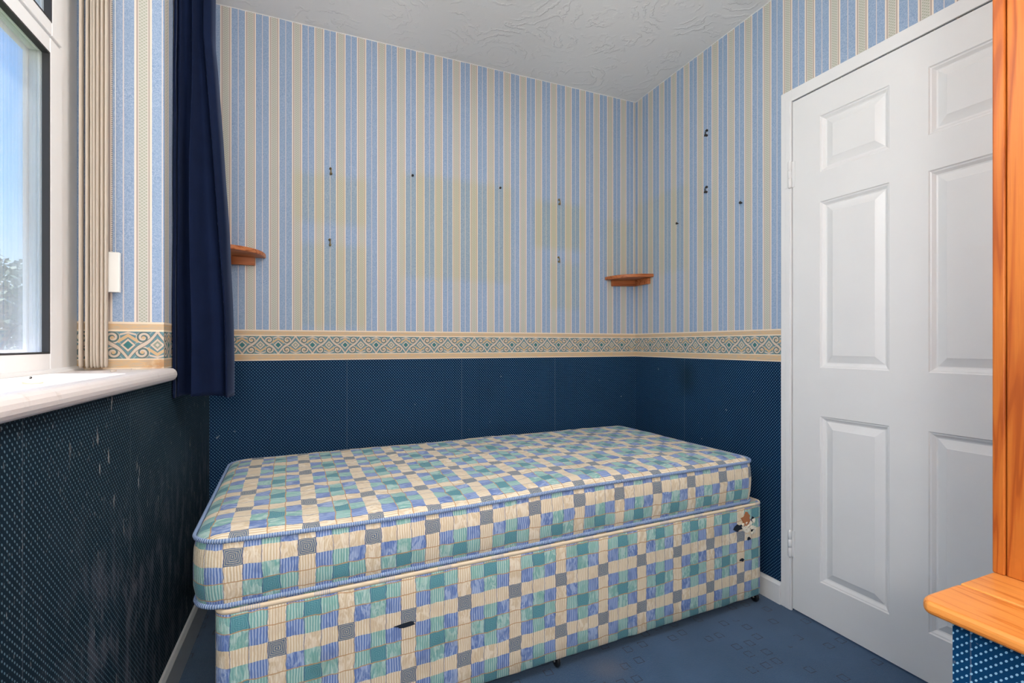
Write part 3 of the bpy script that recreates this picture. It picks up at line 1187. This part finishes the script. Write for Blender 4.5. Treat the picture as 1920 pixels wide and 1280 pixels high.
ragged(1.795, 0.353, 0.024, 0.026, 15, 3, 0.0, 0.002).build('bare_board', M['board'], base)
for q in ((1.752, 0.325, 0.022, 0.012), (1.832, 0.345, 0.008, 0.010), (1.836, 0.300, 0.012, 0.008), (1.812, 0.272, 0.010, 0.007), (1.775, 0.195, 0.012, 0.006), (0.452, 0.268, 0.026, 0.006)):
    ragged(q[0], q[1], q[2], q[3], 11, int(q[0] * 1000), 0.0, 0.0016).build('ragged_hole', M['hole'], base)
mb = MB()
rg = random.Random(12)
for k in range(26):
    cx, cz = 1.812 + rg.gauss(0, 0.020), 0.315 + rg.gauss(0, 0.014)
    n = 8
    pts = [(cx + rg.uniform(0.5, 1.0) * 0.011 * math.cos(2 * PI * q / n), cz + rg.uniform(0.4, 1.0) * 0.009 * math.sin(2 * PI * q / n)) for q in range(n)]
    tx, tz, yy = rg.uniform(-0.4, 0.4), rg.uniform(-0.4, 0.4), -rg.uniform(0.001, 0.006)
    lo = [mb.vert((p[0], yy + tx * (p[0] - cx) + tz * (p[1] - cz), p[1])) for p in pts]
    hi = [mb.vert((p[0], 0.003, p[1])) for p in pts]
    mb.face(lo); mb.face(hi[::-1])
    for q in range(n):
        mb.face((lo[q], lo[(q + 1) % n], hi[(q + 1) % n], hi[q]))
mb.build('stuffing', M['stuffing'], base)

mat = tag(empty('mattress', (BED_P[0], BED_P[1], 0.408), BED_A), 'single mattress in blue, green and cream checks lying on the base', 'mattress')
MX0, MX1, MY0, MY1, MR = -0.048, 1.872, 0.004, 0.884, 0.075
MZB, MZT = 0.012, 0.172


def sag(x, y):
    """the front edge dips a little towards the left end, the middle is softly crowned"""
    t = min(1.0, max(0.0, (x - MX0) / (MX1 - MX0)))
    w = (y - MY0) / (MY1 - MY0)
    left = max(0.0, 0.42 - t) / 0.42
    return -0.012 * (1 - w) * math.sin(PI * min(1, t * 1.9)) * (1 if t < 0.55 else 0) * 0.8 + 0.010 * math.sin(PI * min(max(w, 0), 1)) * max(0.0, math.sin(PI * t)) ** 0.5


def mattress_mesh():
    m_ = MB()
    rows, uvs = [], []
    pr = perim(rounded_loop(MX0, MX1, MY0, MY1, MR, 0.0))
    side = [(0.010, MZB - 0.012), (0.003, MZB), (-0.003, MZB + 0.035), (-0.006, MZB + 0.08), (-0.003, MZB + 0.125), (0.003, MZT - 0.010)]
    for ins, z in side:
        pts = rounded_loop(MX0, MX1, MY0, MY1, MR, ins)
        row, uv = [], []
        for k, p in enumerate(pts):
            nrm = 0.006 * mnoise.noise(Vector((p[0] * 8, p[1] * 8, z * 16))) if MZB < z < MZT - 0.02 else 0.0
            cx, cy = (MX0 + MX1) / 2, (MY0 + MY1) / 2
            ox = nrm if p[0] > cx else -nrm
            s = sag(p[0], p[1]) * max(0, z / MZT)
            edge_x = 1.0 if (abs(p[0] - MX0) < 0.02 or abs(p[0] - MX1) < 0.02) else 0.0
            row.append(m_.vert((p[0] + ox * edge_x, p[1] + (-nrm if p[1] < cy else nrm) * (1 - edge_x), max(z, 0.0) + s)))
            uv.append((unwrap(pr, k) + MX0 + MR - 0.0196, z - 0.064 + 3 * 0.0408))
        rows.append(row)
        uvs.append(uv)
    loft(m_, rows, uvs)
    # underside
    m_.face(rows[0][::-1], [(0, 0)] * len(rows[0]))
    # top with quilting and soft creases
    trows, tuvs = [rows[-1]], []
    pts = rounded_loop(MX0, MX1, MY0, MY1, MR, 0.003)
    tuvs.append([(p[1] + 0.01, p[0] - 0.03) for p in pts])
    insets = [0.010, 0.018, 0.028, 0.042, 0.058, 0.076] + [0.095 + 0.0185 * k for k in range(19)]
    for ins in insets:
        pts = rounded_loop(MX0, MX1, MY0, MY1, MR, ins)
        row, uv = [], []
        rise = 0.020 * (1 - math.exp(-ins / 0.020))
        for p in pts:
            fade = min(1.0, ins / 0.05)
            wr = mnoise.noise(Vector((p[0] * 5.0, p[1] * 11.0, 0.3))) * 0.0055
            wr += abs(mnoise.noise(Vector((p[0] * 14.0 + 4 * p[1], p[1] * 16.0, 2.3)))) * 0.005
            wr += 0.0022 * math.cos(p[0] * 2 * PI / 0.11 + 0.6 * math.sin(p[1] * 30)) * math.cos(p[1] * 2 * PI / 0.11)
            row.append(m_.vert((p[0], p[1], MZT - 0.010 + rise + wr * fade + sag(p[0], p[1]))))
            uv.append((p[1] + 0.01, p[0] - 0.03))
        trows.append(row)
        tuvs.append(uv)
    n = len(pts)
    for a in range(len(trows) - 1):
        for q in range(n):
            q2 = (q + 1) % n
            m_.face((trows[a][q], trows[a][q2], trows[a + 1][q2], trows[a + 1][q]), [tuvs[a][q], tuvs[a][q2], tuvs[a + 1][q2], tuvs[a + 1][q]], 0, True)
    m_.face(trows[-1], tuvs[-1], 0, True)
    return m_.build('mattress_cover', M['fabric'], mat)


mattress_mesh()
for z, ins in ((MZT - 0.006, -0.001), (0.0085, 0.001)):
    mb = MB()
    lp = rounded_loop(MX0, MX1, MY0, MY1, MR, ins, (160, 70), 14)
    mb.tube([(p[0], p[1], z + sag(p[0], p[1]) * max(0, z / MZT)) for p in lp], 0.0045, 8, closed=True, ry=0.0058)
    mb.build('piping', M['tape'], mat)

# ------------------------------------------------------------------ corner shelves
def corner_shelf(name, cx, cy, sx, rx, ry, z, label, tilt=0.0):
    """quarter-round board on two battens; (cx, cy) is the room corner, sx = +1 when the room lies towards +x"""
    root = tag(empty(name, (cx, cy, z)), label, 'shelf', 'pine corner shelves')
    m_ = MB()
    pts = [(0.0, 0.0)]
    n = 20
    for k in range(n + 1):
        a = PI / 2 * k / n
        e = 0.8
        pts.append((sx * rx * math.cos(a) ** e, -ry * math.sin(a) ** e))
    m_.prism([(p[0] + sx * 0.0005, p[1] - 0.0005) for p in pts], -0.018, 0.0, 'z')
    m_.build('shelf_board', M['pine_shelf'], root, 0.004, 3)
    m_ = MB()
    x0, x1 = sorted((sx * 0.0005, sx * (rx - 0.04)))
    m_.box((x0, -0.020, -0.052), (x1, -0.0005, -0.0182))
    m_.build('batten', M['pine_shelf'], root, 0.002)
    m_ = MB()
    x0, x1 = sorted((sx * 0.0005, sx * 0.020))
    m_.box((x0, -(ry - 0.03), -0.052), (x1, -0.0205, -0.0182))
    m_.build('batten', M['pine_shelf'], root, 0.002)
    root.rotation_euler = (0, tilt, 0)
    return root


corner_shelf('corner_shelf', XL, YB, 1, 0.208, 0.20, 1.427, 'small pine corner shelf partly hidden behind the navy curtain')
corner_shelf('corner_shelf', XR, YB, -1, 0.212, 0.165, 1.432, 'small pine corner shelf between the back wall and the door wall', R(-2.5))

# ------------------------------------------------------------------ wall fixings
def hook_on(face, a, z, kind, label):
    """screw or hook left in the wall; face 'back' or 'right'"""
    def at(p, q, h):        # p along, q out of the wall, h up
        return (p, -q, h) if face == 'back' else (-q, p, h)
    loc = (a, YB, z) if face == 'back' else (XR, a, z)
    m_ = MB()
    if kind == 'hook':
        m_.tube([at(0, 0.0, 0.012), at(0, 0.010, 0.012), at(0.001, 0.011, 0.004), at(0.0015, 0.012, -0.010), at(0.0, 0.016, -0.016), at(-0.003, 0.019, -0.011)], 0.0024, 7)
        m_.tube([at(-0.0008, 0.0, 0.013), at(-0.0008, 0.006, 0.013)], 0.0055, 9)
        m_.tube([at(0.001, 0.0, -0.010), at(0.001, 0.010, -0.010)], 0.0055, 9)
        o = m_.build('picture_hook', M['brass'] if face == 'back' else M['darkmetal'])
    else:
        m_.tube([at(0, 0.0, 0), at(0, 0.009, 0)], 0.003, 8)
        m_.tube([at(0, 0.009, 0), at(0, 0.012, 0)], 0.0058, 10)
        o = m_.build('screw', M['darkmetal'])
    o.location = loc
    return tag(o, label, 'hook' if kind == 'hook' else 'screw', 'metal fixings left in the striped walls')


hook_on('back', 0.071, 1.818, 'hook', 'brass picture hook on the back wall, upper left of four')
hook_on('back', 0.0676, 1.4983, 'hook', 'brass picture hook on the back wall, lower left of four')
hook_on('back', 1.231, 1.8136, 'hook', 'brass picture hook on the back wall, upper right of four')
hook_on('back', 1.2277, 1.5005, 'hook', 'brass picture hook on the back wall, lower right of four')
hook_on('back', 0.437, 1.8483, 'screw', 'dark screw in the back wall nearer the curtain, above the bed')
hook_on('back', 0.8864, 1.8458, 'screw', 'dark screw in the back wall nearer the right corner')
hook_on('right', 1.749, 2.048, 'hook', 'dark hook high on the door wall, above the other hook')
hook_on('right', 1.751, 1.779, 'hook', 'dark hook on the door wall, below the higher hook')
hook_on('right', 1.549, 1.662, 'screw', 'dark screw in the door wall closest to the door frame')
hook_on('right', 1.946, 1.664, 'screw', 'dark screw in the door wall above the right corner shelf')

# ------------------------------------------------------------------ papered box over the stairs, ledge and pine cupboard
mb = MB()
mb.box((BOX_X, YN, 0), (XR - 0.0005, BOX_Y, BOX_Z), 0, lambda p: (p[1] if abs(p[0] - BOX_X) < 1e-4 else p[0], p[2]))
struct(mb.build('wall_bulkhead', M['paper_box']), 'boxed-in stairs covered in navy dotted paper')

ledge = tag(empty('pine_ledge', (BOX_X, BOX_Y, BOX_Z)), 'orange varnished pine ledge capping the navy papered box', 'ledge')
LX, LY = 0.957, 0.493


def ledge_board(x0, x1, y0, y1, round_front, seed):
    m_ = MB()
    t = 0.023
    nose = [(x1, 0.0)]
    out = []
    if round_front:
        r = 0.035      # rounded corner in plan
        plan = [(x1, y0), (x1, y1)]
        for k in range(9):
            a = PI / 2 + PI / 2 * k / 8
            plan.append((x0 + r + r * math.cos(a), y1 - r * 0.55 + r * 0.55 * math.sin(a)))
        plan += [(x0, y0)]
    else:
        plan = [(x1, y0), (x1, y1), (x0, y1), (x0, y0)]
    m_.prism([(p[0] - BOX_X, p[1] - BOX_Y) for p in plan], 0.0003, t, 'z')
    return m_.build('ledge_board', M['pine_top'], ledge, 0.0085 if round_front else 0.003, 4)


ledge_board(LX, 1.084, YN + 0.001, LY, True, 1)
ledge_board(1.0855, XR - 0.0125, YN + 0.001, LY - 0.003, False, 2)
LT = BOX_Z + 0.023

cup = tag(empty('pine_cupboard', (1.20, 0.2, LT)), 'tall varnished pine cupboard standing on the pine ledge', 'cupboard')
CX0, CY1 = 1.193, 0.490
ch = ZC - 0.004 - LT
mb = MB()      # corner stile
mb.box((CX0 - 1.2, CY1 - 0.0185 - 0.2, 0.0005), (CX0 + 0.040 - 1.2, CY1 - 0.2, ch))
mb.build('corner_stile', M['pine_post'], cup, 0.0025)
mb = MB()      # boards of the side
yb = CY1 - 0.0200
k = 0
while yb > YN + 0.05:
    y2 = max(YN + 0.01, yb - 0.145)
    mb.box((CX0 + 0.002 - 1.2, y2 + 0.0012 - 0.2, 0.0005), (CX0 + 0.020 - 1.2, yb - 0.2, ch))
    yb = y2
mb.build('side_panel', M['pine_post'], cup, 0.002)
mb = MB()      # back panel towards the door wall
mb.box((CX0 + 0.041 - 1.2, CY1 - 0.018 - 0.2, 0.0005), (XR - 0.014 - 1.2, CY1 - 0.2, ch))
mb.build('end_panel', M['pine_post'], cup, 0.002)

# ------------------------------------------------------------------ bits on the sill
def flake(x, y, L, W, rz, label, seed):
    rg = random.Random(seed)
    m_ = MB()
    pts = []
    for k in range(11):
        a = 2 * PI * k / 11
        pts.append((L * math.cos(a) * rg.uniform(0.6, 1.0), W * math.sin(a) * rg.uniform(0.6, 1.0)))
    lo = [m_.vert((p[0], p[1], 0.0002)) for p in pts]
    hi = [m_.vert((p[0], p[1], 0.0012 + 0.0035 * (p[0] / L) ** 2)) for p in pts]
    m_.face(lo[::-1]); m_.face(hi)
    for k in range(11):
        m_.face((lo[k], lo[(k + 1) % 11], hi[(k + 1) % 11], hi[k]))
    o = m_.build('paint_flake', M['flake'])
    o.location = (x, y, SILL)
    o.rotation_euler = (0, 0, rz)
    return tag(o, label, 'paint flake', 'paint flakes on the window sill')


flake(-0.449, 1.085, 0.016, 0.005, R(20), 'curled beige paint flake lying on the sunny window sill', 1)
flake(-0.468, 1.505, 0.010, 0.006, R(70), 'small paint flake on the sill at the foot of the blind', 2)
flake(-0.430, 1.585, 0.026, 0.006, R(4), 'long strip of peeled paint on the sill below the reveal border', 3)
mb = MB()
mb.lathe([(0.0, -0.005), (0.0018, -0.0035), (0.0024, 0.0), (0.0018, 0.003), (0.0, 0.0045)], (0, 0, 0.0026), 10, 'y')
fly = mb.build('dead_fly', M['darkmetal'])
fly.location = (-0.520, 1.245, SILL)
fly.rotation_euler = (0, 0, R(35))
tag(fly, 'tiny dead fly on the window sill near the window frame', 'fly')
for s in (-1, 1):
    mb = MB()
    mb.prism([(0, 0), (s * 0.002, -0.0015), (s * 0.004, -0.006), (s * 0.0015, -0.006)], 0.003, 0.0034, 'z')
    mb.build('wing', M['plastic'], fly)

# ------------------------------------------------------------------ ceiling lamp (added out of view to brighten the room)
lamp = tag(empty('fill_pendant_lamp', (0.28, 0.70, ZC)), 'added unseen opal globe, a fill lamp hung from the ceiling', 'lamp')
mb = MB(); mb.lathe([(0.0, -0.022), (0.03, -0.02), (0.045, -0.008), (0.045, 0.0)], (0, 0, 0), 24); mb.build('ceiling_rose', M['plastic'], lamp)
mb = MB(); mb.tube([(0, 0, -0.02), (0, 0, -0.46)], 0.0035, 8); mb.build('cord', M['plastic'], lamp)
mb = MB()
prof = [(0.15 * math.sin(PI * k / 20), -0.60 - 0.15 * math.cos(PI * k / 20)) for k in range(21)]
mb.lathe(prof, (0, 0, 0), 32)
mb.build('globe_shade', M['lamp'], lamp)

stand = tag(empty('fill_floor_lamp', (-0.10, -0.38, 0)), 'added unseen globe fill lamp standing behind the viewer', 'lamp')  # added out of view to flatten the room light
mb = MB(); mb.lathe([(0.0, 0.0), (0.14, 0.0), (0.14, 0.012), (0.03, 0.022), (0.0, 0.022)], (0, 0, 0), 28); mb.build('base', M['steel'], stand)
mb = MB(); mb.tube([(0, 0, 0.02), (0, 0, 1.16)], 0.011, 12); mb.build('pole', M['steel'], stand)
mb = MB()
prof = [(0.15 * math.sin(PI * k / 20), 1.30 - 0.15 * math.cos(PI * k / 20)) for k in range(21)]
mb.lathe(prof, (0, 0, 0), 32); mb.build('globe_shade', M['fill_rear'], stand)

# ------------------------------------------------------------------ outside: lawn and trees seen through the window (this is an upper floor)
mb = MB(); mb.box((-0.79, -0.6, 2.31), (XL - 0.301, 3.0, 2.45)); struct(mb.build('added_soffit', M['upvc']), 'added white soffit outside above the window, blocking the sun')  # soffit added and sized to keep direct sun off bed and floor
mb = MB(); mb.box((-60, -10, -3.1), (-1.2, 70, -2.9)); struct(mb.build('ground', M['lawn']), 'garden lawn below the window')


def tree(x, y, h, rc, seed, label, nleaf=2600):
    rg = random.Random(seed)
    root = tag(empty('garden_tree', (x, y, -2.9)), label, 'tree', 'trees beyond the window')
    m_ = MB()
    blobs = []
    m_.tube([(0, 0, 0), (0.1, 0.05, h * 0.3), (0, 0.1, h * 0.6), (0.05, 0, h * 0.9)], lambda t: 0.22 * (1 - t) + 0.03, 9)
    for k in range(16):
        a = rg.uniform(0, 2 * PI)
        rr = rg.uniform(0.2, 1.0) * rc
        zz = h * rg.uniform(0.30, 0.97)
        rr *= math.sqrt(max(0.12, 1 - ((zz / h - 0.55) / 0.5) ** 2))
        c = Vector((rr * math.cos(a), rr * math.sin(a), zz))
        blobs.append((c, rg.uniform(0.35, 0.62) * rc * 0.75))
        m_.tube([(0, 0, zz * 0.7), (c.x * 0.5, c.y * 0.5, zz * 0.88), tuple(c)], lambda t: 0.06 * (1 - t) + 0.012, 6)
    m_.build('trunk', M['bark'], root)
    m_ = MB()
    for k in range(nleaf):
        c, r_ = rg.choice(blobs)
        d = Vector((rg.gauss(0, 1), rg.gauss(0, 1), rg.gauss(0, 1))).normalized() * r_ * rg.uniform(0.55, 1.05)
        p = c + d
        a = Vector((rg.gauss(0, 1), rg.gauss(0, 1), rg.gauss(0, 0.6))).normalized() * rg.uniform(0.07, 0.14)
        b_ = a.cross(Vector((rg.gauss(0, 1), rg.gauss(0, 1), rg.gauss(0, 1)))).normalized() * rg.uniform(0.04, 0.07)
        m_.poly([p - a, p + b_, p + a, p - b_])
    m_.build('foliage', M['leaf'], root, fix=False)
    return root


tree(-6.9, 14.5, 5.5, 1.9, 21, 'tallest pale green tree seen through the window glass', 4200)
tree(-10.6, 25.4, 6.9, 2.6, 22, 'lower bushy tree just beside the window frame', 3400)
tree(-16.5, 33.5, 7.6, 3.6, 23, 'broad tree farthest away across the garden', 3400)
